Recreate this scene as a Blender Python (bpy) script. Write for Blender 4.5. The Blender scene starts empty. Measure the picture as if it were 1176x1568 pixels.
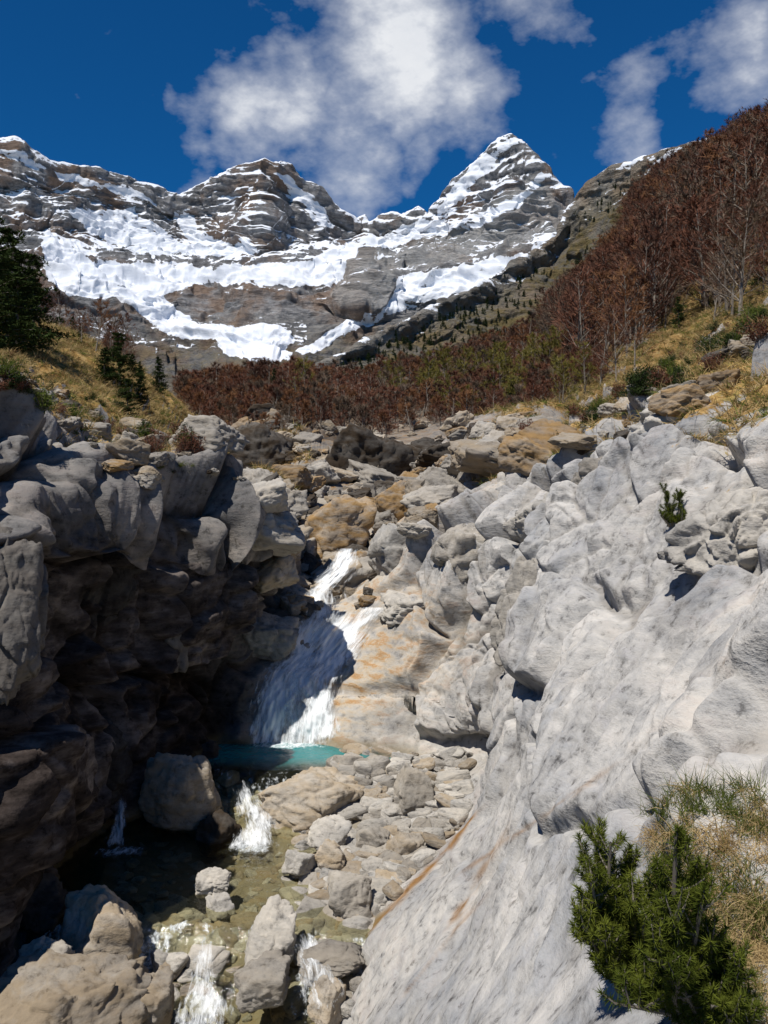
import bpy, bmesh, math, random
import numpy as np
from mathutils import Vector
from mathutils.bvhtree import BVHTree
F=1358.0
rng=np.random.default_rng(7); random.seed(7)
scene=bpy.context.scene
def p(px,py,d): return ((px-588)/F*d, d, (784-py)/F*d)
def w(x,y,z): return (x,y,z)
# ---------------- noise
def _h(ix,iy,iz,s):
    n=(ix.astype(np.uint32)*np.uint32(374761393)+iy.astype(np.uint32)*np.uint32(668265263)+iz.astype(np.uint32)*np.uint32(2246822519)+np.uint32((s*3266489917)&0xffffffff))
    n=(n^(n>>np.uint32(13)))*np.uint32(1274126177)
    n=(n^(n>>np.uint32(15)))*np.uint32(2654435761)
    n=n^(n>>np.uint32(16))
    return n.astype(np.float64)/4294967296.0
def vnoise(P,seed=0):
    I=np.floor(P).astype(np.int64); f=P-I; u=f*f*f*(f*(f*6-15)+10)
    r=0
    for a in (0,1):
        wx=u[...,0] if a else 1-u[...,0]
        for b in (0,1):
            wy=u[...,1] if b else 1-u[...,1]
            for c in (0,1):
                wz=u[...,2] if c else 1-u[...,2]
                r=r+wx*wy*wz*_h(I[...,0]+a,I[...,1]+b,I[...,2]+c,seed)
    return r*2-1
def fbm(P,oct=5,seed=0,gain=.5,ridged=False):
    s=0;a=1.0;t=0
    for i in range(oct):
        n=vnoise(P*(2.03**i)+i*17.3,seed+i)
        if ridged: n=1-2*np.abs(n)
        s=s+a*n;t+=a;a*=gain
    return s/t
def facet(P,seed=0):
    I=np.floor(P).astype(np.int64)
    F1=np.full(P.shape[:-1],9.);F2=F1.copy()
    B=np.zeros(P.shape);C=np.zeros(P.shape,dtype=np.int64)
    for a in (-1,0,1):
        for b in (-1,0,1):
            for c in (-1,0,1):
                X=I[...,0]+a;Y=I[...,1]+b;Z=I[...,2]+c
                D=np.stack([P[...,0]-X-_h(X,Y,Z,seed),P[...,1]-Y-_h(X,Y,Z,seed+1),P[...,2]-Z-_h(X,Y,Z,seed+2)],-1)
                d=(D*D).sum(-1)
                m=d<F1
                F2=np.where(m,F1,np.minimum(F2,d))
                F1=np.where(m,d,F1)
                B[m]=D[m]; C[m]=np.stack([X,Y,Z],-1)[m]
    X,Y,Z=C[...,0],C[...,1],C[...,2]
    n=np.stack([_h(X,Y,Z,seed+5)-.5,_h(X,Y,Z,seed+6)-.5,_h(X,Y,Z,seed+7)-.5],-1)
    return (B*n).sum(-1)*2, _h(X,Y,Z,seed+8)-.5, np.sqrt(F2)-np.sqrt(F1)
def sst(x): x=np.clip(x,0,1); return x*x*(3-2*x)
def blocks(P,seed,wd=.22,od=.6):
    # continuous blocky relief: tilted faces separated by V-shaped joints
    d,o,e=facet(P,seed); return (d+od*(o+.5)+.25)*sst(e/wd)
# ---------------- node helpers
def node(nt,t,props=None,ins=None):
    n=nt.nodes.new(t)
    for k,v in (props or {}).items(): setattr(n,k,v)
    for k,v in (ins or {}).items(): sset(nt,n.inputs[k],v)
    return n
def sset(nt,s,v):
    if isinstance(v,bpy.types.NodeSocket): nt.links.new(v,s)
    else:
        if isinstance(v,(tuple,list)) and len(v)==3 and s.type=='RGBA': v=(*v,1)
        s.default_value=v
def mixc(nt,f,a,b,bl='MIX'):
    n=node(nt,'ShaderNodeMix',{'data_type':'RGBA','blend_type':bl})
    sset(nt,n.inputs[0],f);sset(nt,n.inputs[6],a);sset(nt,n.inputs[7],b); return n.outputs[2]
def M(nt,op,a,b=0.0,c=None,clamp=False):
    n=node(nt,'ShaderNodeMath',{'operation':op,'use_clamp':clamp},{0:a,1:b})
    if c is not None: sset(nt,n.inputs[2],c)
    return n.outputs[0]
def noise(nt,v,scale,detail=6,rough=.55,dist=0.0):
    return node(nt,'ShaderNodeTexNoise',None,{'Vector':v,'Scale':scale,'Detail':float(min(detail,6)),'Roughness':rough,'Distortion':dist}).outputs[0]
def ramp(nt,f,stops):
    n=node(nt,'ShaderNodeValToRGB',None,{0:f}); e=n.color_ramp.elements
    while len(e)<len(stops): e.new(.5)
    for el,(q,c) in zip(e,stops):
        el.position=q; el.color=(c,c,c,1) if not isinstance(c,tuple) else (*c,1)
    return n.outputs[0]
def attr(nt,name): return node(nt,'ShaderNodeAttribute',{'attribute_name':name}).outputs['Fac']
def mapping(nt,v,scale=(1,1,1),rot=(0,0,0)):
    return node(nt,'ShaderNodeMapping',None,{'Vector':v,'Scale':scale,'Rotation':rot}).outputs[0]
def newmat(name):
    m=bpy.data.materials.new(name); m.use_nodes=True; nt=m.node_tree; nt.nodes.clear()
    out=node(nt,'ShaderNodeOutputMaterial'); return m,nt,out
def finish(nt,out,col,height=None,dist=.1,strength=1.0):
    b=node(nt,'ShaderNodeBsdfDiffuse',None,{'Color':col,'Roughness':.4})
    if height is not None:
        bp=node(nt,'ShaderNodeBump',None,{'Height':height,'Distance':dist,'Strength':strength})
        nt.links.new(bp.outputs[0],b.inputs['Normal'])
    nt.links.new(b.outputs[0],out.inputs[0]); return b
# ---------------- materials
def rock_nodes(nt,pos,s=1.0):
    n1=noise(nt,pos,.55*s,3,.55); n2=noise(nt,pos,6*s,5,.72)
    n3=noise(nt,mapping(nt,pos,(1,1,3.0),(.5,.35,.2)),1.6*s,5,.64)
    mixn=M(nt,'ADD',M(nt,'MULTIPLY',n1,.35),M(nt,'ADD',M(nt,'MULTIPLY',n2,.3),M(nt,'MULTIPLY',n3,.35)))
    col=ramp(nt,mixn,[(.36,(.13,.128,.13)),(.43,(.29,.285,.28)),(.50,(.43,.42,.405)),(.60,(.57,.55,.52))])
    bl=ramp(nt,M(nt,'ADD',M(nt,'MULTIPLY',n1,-1.),M(nt,'MULTIPLY',n3,1.)),[(.0,0.),(.14,.6)])
    col=mixc(nt,bl,col,mixc(nt,.6,col,(.20,.24,.30)))
    pits=ramp(nt,n2,[(.32,.3),(.44,1.)])
    col=mixc(nt,.75,col,pits,'MULTIPLY')
    h=M(nt,'ADD',M(nt,'MULTIPLY',n2,.5),M(nt,'MULTIPLY',n3,.7))
    return col,h,n1,n2,n3
def terrain_mat():
    m,nt,out=newmat('limestone_and_grass')
    pos=node(nt,'ShaderNodeTexCoord').outputs['Object']
    col,h,n1,n2,n3=rock_nodes(nt,pos)
    warm=M(nt,'MULTIPLY',attr(nt,'warm'),ramp(nt,n3,[(.36,.2),(.60,1.)]),clamp=True)
    col=mixc(nt,warm,col,ramp(nt,n3,[(.40,(.55,.49,.41)),(.53,(.54,.44,.31)),(.62,(.44,.26,.12)),(.68,(.50,.40,.28))]))
    col=mixc(nt,attr(nt,'vein'),col,mixc(nt,n2,(.09,.045,.02),(.44,.25,.10)))
    cr=attr(nt,'crev')
    col=mixc(nt,M(nt,'MULTIPLY',cr,.85),col,mixc(nt,n2,(.03,.027,.022),(.17,.13,.08)))
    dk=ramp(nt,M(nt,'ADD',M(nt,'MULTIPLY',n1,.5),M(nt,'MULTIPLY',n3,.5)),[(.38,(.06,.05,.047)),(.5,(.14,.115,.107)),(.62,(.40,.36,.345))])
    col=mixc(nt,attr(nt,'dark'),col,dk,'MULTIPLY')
    g1=noise(nt,pos,1.6,5,.7); g2=noise(nt,pos,14,2,.7)
    gc=ramp(nt,g1,[(.3,(.10,.06,.025)),(.42,(.30,.18,.06)),(.55,(.46,.30,.12)),(.7,(.52,.39,.20))])
    gc=mixc(nt,ramp(nt,M(nt,'ADD',M(nt,'MULTIPLY',n1,.5),M(nt,'MULTIPLY',g1,.5)),[(.50,0.),(.60,.75)]),gc,(.14,.15,.03))
    gc=mixc(nt,.8,gc,ramp(nt,g2,[(.3,.45),(.6,1.15)]),'MULTIPLY')
    gm=ramp(nt,M(nt,'ADD',attr(nt,'grass'),M(nt,'MULTIPLY',M(nt,'SUBTRACT',n2,.5),1.2)),[(.45,0.),(.58,1.)])
    col=mixc(nt,gm,col,gc)
    col=mixc(nt,attr(nt,'forest'),col,ramp(nt,g1,[(.35,(.035,.025,.016)),(.55,(.09,.055,.033)),(.68,(.16,.11,.055))]))
    col=mixc(nt,M(nt,'MULTIPLY',attr(nt,'wet'),.6),col,(.17,.13,.06))
    finish(nt,out,col,h,.075,.85)
    return m
def boulder_mat(name,tint,amt,scale=1.0,dark=1.0):
    m,nt,out=newmat(name)
    tc=node(nt,'ShaderNodeTexCoord').outputs['Object']
    rnd=node(nt,'ShaderNodeObjectInfo').outputs['Random']
    pos=node(nt,'ShaderNodeVectorMath',{'operation':'ADD'},{0:tc,1:node(nt,'ShaderNodeCombineXYZ',None,{0:M(nt,'MULTIPLY',rnd,40.)}).outputs[0]}).outputs[0]
    col,h,n1,n2,n3=rock_nodes(nt,pos,scale)
    f=ramp(nt,n3,[(.38,amt*.4),(.58,amt)])
    col=mixc(nt,f,col,mixc(nt,n2,tuple(c*.5 for c in tint),tuple(c*1.15 for c in tint)))
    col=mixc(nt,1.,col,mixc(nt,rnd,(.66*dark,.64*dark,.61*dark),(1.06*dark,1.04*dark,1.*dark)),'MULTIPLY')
    finish(nt,out,col,h,.07,.85)
    return m
def simple(name,c1,c2,trans=0,scale=3.0):
    m,nt,out=newmat(name)
    rnd=node(nt,'ShaderNodeObjectInfo').outputs['Random']
    pos=node(nt,'ShaderNodeTexCoord').outputs['Object']
    n=noise(nt,pos,scale,1,.6)
    f=M(nt,'ADD',M(nt,'MULTIPLY',rnd,.55),M(nt,'MULTIPLY',ramp(nt,n,[(.35,0.),(.65,1.)]),.45))
    col=mixc(nt,f,c1,c2)
    o=node(nt,'ShaderNodeBsdfDiffuse',None,{'Color':col}).outputs[0]
    if trans:
        t=node(nt,'ShaderNodeBsdfTranslucent',None,{'Color':col})
        o=node(nt,'ShaderNodeMixShader',None,{0:trans,1:o,2:t.outputs[0]}).outputs[0]
    nt.links.new(o,out.inputs[0])
    return m
def mountain_mat(name,base,brown):
    m,nt,out=newmat(name)
    pos=node(nt,'ShaderNodeTexCoord').outputs['Object']
    n1=noise(nt,pos,.006,4,.6); n2=noise(nt,mapping(nt,pos,(1,1,5),(0,.22,0)),.012,6,.72); n3=noise(nt,pos,.05,6,.78)
    f=M(nt,'ADD',M(nt,'MULTIPLY',n2,.55),M(nt,'MULTIPLY',n3,.45))
    col=ramp(nt,f,[(.36,tuple(c*.36 for c in base)),(.5,base),(.62,tuple(c*1.8 for c in base))])
    col=mixc(nt,ramp(nt,n1,[(.48,0.),(.60,.75)]),col,mixc(nt,n3,tuple(c*.5 for c in brown),tuple(c*1.2 for c in brown)))
    col=mixc(nt,M(nt,'MULTIPLY',attr(nt,'pale'),.65),col,mixc(nt,f,(.20,.195,.185),(.68,.66,.63)))
    vn=ramp(nt,n3,[(.4,(.05,.045,.025)),(.52,(.15,.12,.055)),(.65,(.24,.18,.10))])
    col=mixc(nt,M(nt,'MULTIPLY',attr(nt,'veg'),ramp(nt,f,[(.42,0.),(.54,1.)])),col,vn)
    sn=M(nt,'ADD',attr(nt,'snow'),M(nt,'MULTIPLY',M(nt,'SUBTRACT',f,.5),2.0))
    sm=ramp(nt,sn,[(.49,0.),(.53,1.)])
    col=mixc(nt,sm,col,(.80,.82,.86))
    hh=M(nt,'MULTIPLY',f,M(nt,'SUBTRACT',1.15,sm))
    finish(nt,out,col,hh,34.,.95)
    return m
# ---------------- mesh helper
def mesh_from(name,V,Fc,mats=(),smooth=True,attrs=None,midx=None,link=True):
    me=bpy.data.meshes.new(name)
    V=np.asarray(V,dtype=np.float32); Fc=np.asarray(Fc,dtype=np.int32); k=Fc.shape[1]
    me.vertices.add(len(V)); me.vertices.foreach_set('co',V.ravel())
    me.loops.add(Fc.size); me.loops.foreach_set('vertex_index',Fc.ravel())
    me.polygons.add(len(Fc)); me.polygons.foreach_set('loop_start',np.arange(0,Fc.size,k,dtype=np.int32))
    me.update(calc_edges=True)
    me.polygons.foreach_set('use_smooth',np.full(len(Fc),smooth))
    if midx is not None: me.polygons.foreach_set('material_index',np.asarray(midx,dtype=np.int32))
    for n,a in (attrs or {}).items():
        at=me.attributes.new(n,'FLOAT','POINT'); at.data.foreach_set('value',np.asarray(a,dtype=np.float32).ravel())
    for m in mats: me.materials.append(m)
    me.validate()
    ob=bpy.data.objects.new(name,me)
    if link: scene.collection.objects.link(ob)
    return ob
def gridfaces(nr,nc):
    i=np.arange(nr*nc).reshape(nr,nc)
    return np.stack([i[:-1,:-1],i[:-1,1:],i[1:,1:],i[1:,:-1]],-1).reshape(-1,4)
def crw(ts,n):
    W=np.zeros((len(ts),n))
    for r,t in enumerate(ts):
        i=min(int(t),n-2); f=t-i
        w4=[-.5*f+f*f-.5*f**3,1-2.5*f*f+1.5*f**3,.5*f+2*f*f-1.5*f**3,-.5*f*f+.5*f**3]
        for k,ww in enumerate(w4):
            W[r,min(max(i-1+k,0),n-1)]+=ww
    return W
def lin(ts,n):
    W=np.zeros((len(ts),n))
    for r,t in enumerate(ts):
        i=min(int(t),n-2); f=t-i; W[r,i]+=1-f; W[r,i+1]+=f
    return W
def spacing(cnt):
    t=[]
    for i,c in enumerate(cnt): t+= [i+k/c for k in range(c)]
    t.append(len(cnt)); return np.array(t,dtype=float)
def gnormals(P):
    du=np.gradient(P,axis=1); dv=np.gradient(P,axis=0)
    n=np.cross(du,dv); return n/(np.linalg.norm(n,axis=-1,keepdims=True)+1e-9)
def blur(a,n=2):
    for _ in range(n):
        q=np.pad(a,1,'edge'); a=(q[:-2,1:-1]+q[2:,1:-1]+2*q[1:-1,1:-1])/4
        q=np.pad(a,1,'edge'); a=(q[1:-1,:-2]+q[1:-1,2:]+2*q[1:-1,1:-1])/4
    return a
# ---------------- gorge control grid
G=[
[w(-40,-8,14),w(-24,-8,9),w(-15,-7,5),w(-11,-6,0),w(-10.5,-6,-2),w(-9,-6,-5),w(-8,-6,-8),w(-5.5,-6,-8.3),w(-3.5,-6,-8.3),w(-2.2,-6,-7.5),w(-1.5,-6,-4.5),w(-.5,-6,-2.4),w(1.5,-6,-1.8),w(4,-6,-.5),w(8,-6,2),w(20,-6,8)],
[w(-40,2,14),w(-24,3,9),w(-15,4,4.5),w(-10,5,-.5),w(-9.2,5,-2.5),w(-8,5,-5),w(-7,5,-7.6),w(-5,5,-8),w(-3,5,-8),w(-1.6,4,-7.4),w(-.9,3,-4.5),w(-.1,2.2,-2.8),w(1,2,-2.1),w(2.6,2,-1.3),w(5,2,.5),w(15,2,5)],  # unseen near left wall: top lowered and pushed left so sun reaches the stream
[w(-36,9,13),w(-22,10,9),w(-13,10,4.0),p(-150,800,11.3),p(-100,960,11.3),p(-60,1180,11.5),p(-20,1560,12.0),p(150,1600,12.3),p(380,1600,12.3),p(525,1568,12.1),p(640,1568,8.5),p(800,1500,6.3),p(960,1370,5.0),p(1176,1180,4.6),w(4.5,5,.6),w(15,6,6)],
[w(-34,18,13),w(-22,18,9.5),w(-12.5,17,4.5),p(-30,660,14),p(5,900,14),p(30,1150,14.2),p(90,1410,14.5),p(200,1445,13.8),p(400,1445,13.6),p(560,1410,13.9),p(700,1400,10.5),p(850,1250,8.5),p(1000,1120,7.5),p(1176,980,7),w(6,7,1.5),w(16,9,6.5)],
[w(-34,28,13),w(-20,26,9),p(-10,575,22),p(80,695,16),p(100,850,16),p(110,1100,16.2),p(155,1290,17),p(250,1325,17),p(420,1315,16.8),p(700,1270,16.2),p(775,1170,13.5),p(870,1010,11.8),p(1000,920,10.8),p(1176,800,10),w(7.5,11,2.2),w(18,13,7.5)],
[w(-36,40,13.5),p(-60,540,32),p(50,610,28),p(185,740,18),p(205,860,18),p(205,1060,18.5),p(270,1180,19.2),p(340,1220,19),p(420,1205,18.9),p(715,1165,18.8),p(750,1040,17),p(830,880,16),p(930,790,15.5),p(1060,690,14.5),p(1165,575,15.5),w(19,18,8.5)],
[w(-38,52,15.5),p(-40,510,45),p(150,635,38),p(310,750,21),p(325,860,20.8),p(300,1000,20.5),p(325,1130,20.8),p(385,1178,20.8),p(460,1178,20.6),p(620,1148,20.2),p(745,1010,19.3),p(800,850,18.8),p(900,745,18.5),p(1000,655,19),p(1150,545,20),w(21,24,9.5)],
[w(-42,65,17.5),p(60,510,65),p(220,660,45),p(395,800,23),p(400,870,22.8),p(385,930,22.5),p(415,955,23),p(480,985,22.8),p(545,960,23),p(640,910,22.5),p(690,860,22.3),p(760,800,22),p(860,745,22),p(960,665,24),p(1150,515,26),w(24,30,11)],
[w(-48,80,21),p(130,520,85),p(265,680,55),p(420,760,28),p(430,795,27.5),p(440,840,27),p(460,880,27),p(500,895,26.5),p(540,885,26.5),p(590,855,27),p(640,815,27),p(700,775,27),p(800,715,28),p(930,655,31),p(1140,495,34),w(32,40,17)],
[w(-55,100,24),p(200,560,105),p(300,690,65),p(440,735,38),p(455,760,37),p(475,780,36),p(500,795,35),p(530,805,35),p(560,805,35),p(590,795,35),p(640,765,35),p(700,740,36),p(780,695,38),p(900,645,42),p(1130,500,45),w(45,55,28)],
[w(-62,130,26),p(240,600,130),p(330,680,80),p(440,690,58),p(470,695,56),p(500,700,54),p(530,700,54),p(550,702,53),p(580,702,53),p(610,700,53),p(660,690,53),p(720,678,54),p(800,655,56),p(920,605,60),p(1150,440,75),w(70,80,55)],
[w(-70,170,28),p(260,615,170),p(340,645,120),p(420,645,105),p(450,648,102),p(490,648,100),p(520,648,100),p(550,648,100),p(590,648,100),p(630,645,100),p(680,640,100),p(740,632,100),p(820,610,105),p(950,520,115),p(1120,340,130),w(110,130,80)],
[w(-100,240,30),w(-60,230,26),p(320,612,200),p(400,604,190),p(430,604,188),p(480,606,186),p(520,608,185),p(550,608,185),p(600,604,182),p(640,600,180),p(700,590,180),p(770,572,180),p(860,530,185),p(960,440,190),p(1070,310,200),w(150,200,115)],
[w(-140,360,30),w(-90,350,28),p(330,606,350),p(400,600,340),p(430,598,335),p(480,596,330),p(520,594,330),p(560,590,330),p(620,582,330),p(680,570,330),p(740,550,330),p(800,530,330),p(870,485,330),p(950,400,330),p(1040,290,330),w(230,330,170)],
[w(-200,520,10),w(-150,520,0),p(330,640,560),p(400,640,560),p(430,640,560),p(480,640,560),p(520,640,560),p(560,640,560),p(620,630,560),p(680,620,560),p(740,600,560),p(800,580,560),p(870,540,560),p(950,460,560),p(1040,370,560),w(330,560,140)],
]
G=np.array(G)
rc=[14,30,100,110,130,100,120,90,70,60,50,50,30,10]
cc=[16,40,60,60,60,60,20,30,60,100,90,86,80,60,40]
tr=spacing(rc);tcn=spacing(cc)
A=crw(tr,G.shape[0]);B=crw(tcn,G.shape[1])
P0=np.einsum('ri,ijk,cj->rck',A,G,B)
sg=lambda v:1/(1+np.exp(-np.clip(v,-30,30)))
x_,y_=P0[...,0],P0[...,1]
P0[...,2]+=.42*sg((x_+1.20)/.10)*sg((1.6-x_)/.4)*sg((y_-18.0)/.3)*sg((21.3-y_)/.2)*(P0[...,2]<-4.6)
N0=gnormals(P0)
Al=lin(tr,G.shape[0]);Bl=lin(tcn,G.shape[1])
def field(colw,roww=None):
    c=Bl@np.array(colw,float); r=np.ones(len(tr)) if roww is None else Al@np.array(roww,float)
    return r[:,None]*c[None,:]
rock=field([.3,.3,.5,1.0,1.1,1.1,.6,.15,.15,.3,.8,1.0,1.05,1.0,.5,.4],[1,1,1,1,1.1,1.15,1.05,1,1,1,1,.6,.5,.5,.5])
smoothslab=field([0]*9+[.8,1,.95,.85,.7,0,0],[0,1,1,1,.85,.5,.2,0,0,0,0,0,0,0,0])
rock*=1-smoothslab*.86
near=np.clip(1-(P0[...,1]-24)/14,0,1); far=1-near
Pw=P0+.5*np.stack([fbm(P0*.8+5,3,3),fbm(P0*.8+9,3,4),fbm(P0*.8+2,3,5)],-1)
th=.45; c_,s_=math.cos(th),math.sin(th)
R=np.array([[c_,0,s_],[0,1,0],[-s_,0,c_]])
Pr=(Pw@R.T)*np.array([1,1,1.4])
b1_=blocks(Pr/2.9,11,.14); b2b=blocks(Pr/1.05+3,31,.18); b3b=blocks(Pr/.40+7,41,.25)
disp=near*(1.05*b1_+.26*b2b+.07*b3b-.42)
disp+=far*(2.0*blocks(P0/6.0,51,.2)+.5*blocks(P0/1.9,52,.25)-.9)
disp+=.07*fbm(P0*1.3,4,71)*(1+far*3)+.28*fbm(P0*.35,3,81)
disp*=rock*np.clip((np.linalg.norm(P0,axis=-1)-1)/6,.25,1)
# water-worn flutes running down the slab
ax_=np.array(p(560,1480,10.5))-np.array(p(1000,960,10.5)); ax_/=np.linalg.norm(ax_)
qf=Pw-.86*(Pw@ax_)[...,None]*ax_
fl=fbm(qf*1.1,3,141)+.35*(1-2*np.abs(vnoise(qf*2.6,145)))
disp+=smoothslab*.15*fl*np.clip((np.linalg.norm(P0,axis=-1)-1)/6,.3,1)
crev=np.clip(1-sst(np.abs(b1_)/.16),0,1)*np.clip(rock,0,1)*near*.9+np.clip(1-sst(np.abs(b2b)/.10),0,1)*.45*np.clip(rock,0,1)*near
disp=blur(disp,1)
P1=P0+N0*disp[...,None]
N1=gnormals(P1)
PX=588+F*P1[...,0]/np.maximum(P1[...,1],.5); PY=784-F*P1[...,2]/np.maximum(P1[...,1],.5)
gr=field([1,1,1,.45,0,0,0,0,0,0,0,0,.12,.35,.95,1.],[1,1,.7,.6,.8,1,1,1,1,1,1,1,1,1,1])
gr+=field([0]*10+[.0,.3,.6,.7,.2,0],[0,0,0,0,0,.15,.5,.7,.8,1,1,1,1,1,1])*.9
gr+=field([0,0,0,.3,.3,.2,.1,0,0,.1,.2,.2,0,0,0,0],[0,0,0,0,0,0,0,.2,.7,1,1,1,1,1,1])
grass=gr*np.clip((N1[...,2]-.35)/.35,0,1)+.25*fbm(P1*.5,4,7)*(gr>.05)-.08
forest=field([.6,.5,.2,.4,.5,.5,.5,.5,.5,.6,.7,.8,.9,1,1,1],[0,0,0,0,0,0,0,0,0,0,.25,.9,1,1,1])
forest=np.maximum(forest,field([0]*13+[.1,.5,1],[0,0,0,0,0,0,0,0,.0,.2,.8,1,1,1,1]))
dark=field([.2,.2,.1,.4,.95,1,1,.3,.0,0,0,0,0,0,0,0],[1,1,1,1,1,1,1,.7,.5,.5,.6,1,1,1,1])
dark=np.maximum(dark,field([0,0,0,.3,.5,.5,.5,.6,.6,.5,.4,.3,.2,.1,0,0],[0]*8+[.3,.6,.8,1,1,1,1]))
def blob(px,py,rx,ry): return np.exp(-((PX-px)/rx)**2-((PY-py)/ry)**2)
warm=.8*blob(490,1050,80,90)+.5*blob(600,1010,70,60)+.4*blob(640,930,70,40)+.3*blob(700,1000,60,60)+field([0,0,.2,.2,.1,.1,.1,.5,.5,.2,.1,.05,.1,.15,.2,0])+field([0,0,0,.8,.8,.9,1,1,.9,.7,.6,.4,.3,.3,0,0],[0]*7+[.1,.6,1,1,.8,.5,.5,.5])
wob=fbm(P1*1.5,4,99)
def line(x0,y0,k,y1,y2,wd): return np.exp(-((PX+10*wob-(x0+(y0-PY)*k))/(wd*(1+1.2*fbm(P1*3,3,98))+1))**2)*sg((PY-y1)/8)*sg((y2-PY)/8)
vein=line(560,1430,.95,1250,1450,5)+line(700,1400,.62,1280,1410,5)+.6*line(760,1300,1.4,1180,1330,5)+.5*line(640,1500,.8,1380,1520,3)
vein=np.clip(vein*(.9+1.2*fbm(P1*2.2,3,97)),0,1)*(P1[...,1]>2)
warm=np.clip(warm,0,1)*(P1[...,1]>2)
wetz=np.interp(P1[...,1],[-6,5,12,13.4,17,18.8,21],[-8.1,-7.7,-7.1,-6.3,-6.25,-5.45,-5.4])
wet=np.clip(1-(P1[...,2]-wetz-.02)/.18,0,1)*(P1[...,1]<21.5)
MT=terrain_mat()
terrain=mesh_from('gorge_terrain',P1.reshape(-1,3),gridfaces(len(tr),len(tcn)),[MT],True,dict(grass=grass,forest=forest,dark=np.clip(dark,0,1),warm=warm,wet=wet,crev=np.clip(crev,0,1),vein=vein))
Pc=P1[::2,::2]; fcs=gridfaces(*Pc.shape[:2])
bvh=BVHTree.FromPolygons([tuple(v) for v in Pc.reshape(-1,3)],[tuple(f) for f in fcs])
def cast(px,py):
    d=Vector(((px-588)/F,1,(784-py)/F)).normalized()
    h=bvh.ray_cast(Vector((0,0,0)),d); return h[0],h[1]
# ---------------- rocks
def ico(sub):
    bm=bmesh.new(); bmesh.ops.create_icosphere(bm,subdivisions=sub,radius=1)
    V=np.array([v.co[:] for v in bm.verts]);Fc=np.array([[v.index for v in f.verts] for f in bm.faces]); bm.free(); return V,Fc
ICO={s:ico(s) for s in (3,4,5,6)}
def rockshape(seed,sub,npl=13,pw=14,rough=.05,blk=1.0):
    r=np.random.default_rng(seed); V,Fc=ICO[sub]
    n=r.normal(size=(npl,3)); n/=np.linalg.norm(n,axis=1,keepdims=True)
    n=np.vstack([n,np.eye(3),-np.eye(3)]); d=np.concatenate([r.uniform(.6,.92,npl),r.uniform(.75,1,6)])
    dt=np.maximum(V@n.T,0)/d
    rad=((dt**pw).sum(1))**(-1/pw)
    rad*=1+rough*1.6*fbm(V*1.6+seed,3,seed)+rough*fbm(V*4.5+seed,4,seed+9)
    Q=V*rad[:,None]
    if sub>=5:
        Q=Q*(1+.20*blk*(blocks(Q*1.5+seed*3.1,seed+40,.14)-.45))[:,None]
        Q=Q*(1+.06*(blocks(Q*4.2+seed*3.1,seed+50,.2)-.4))[:,None]
        Q=Q*(1+.012*fbm(Q*12,3,seed+3))[:,None]
    return Q,Fc
def rotm(a,b,c):
    from mathutils import Euler
    return np.array(Euler((a,b,c)).to_matrix())
def place_rock(name,px0,px1,py0,py1,d,mat,seed,depth=1.0,tilt=(0,0,0),sub=5,npl=12,pw=14,sink=.0,rough=.05,blk=1.):
    cx,cy=(px0+px1)/2,(py0+py1)/2; c=p(cx,cy,d)
    sx=(px1-px0)/F*d/2; sz=(py1-py0)/F*d/2
    Q,Fc=rockshape(seed,sub,npl,pw,rough,blk)
    Rm=rotm(*tilt); Q=Q@Rm.T
    ext=(Q.max(0)-Q.min(0))/2; mid=(Q.max(0)+Q.min(0))/2
    Q=(Q-mid)/ext*np.array([sx,depth*sx,sz*(1+sink)])
    ob=mesh_from(name,Q,Fc,[mat]); ob.location=(c[0],c[1],c[2]-sz*sink)
    return ob
MBg=boulder_mat('boulder_grey',(.42,.36,.28),.55,1.,.98)
MBw=boulder_mat('boulder_ochre',(.42,.26,.10),.9,1.,.95)
MBb=boulder_mat('boulder_brown',(.40,.31,.20),.8,1.,1.08)
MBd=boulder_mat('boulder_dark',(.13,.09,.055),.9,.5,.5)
MBp=boulder_mat('boulder_pale',(.54,.50,.44),.5,1.,1.1)
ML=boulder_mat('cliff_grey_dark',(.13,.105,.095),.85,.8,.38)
MLm=boulder_mat('cliff_grey',(.27,.235,.21),.7,.8,.68)
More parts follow.
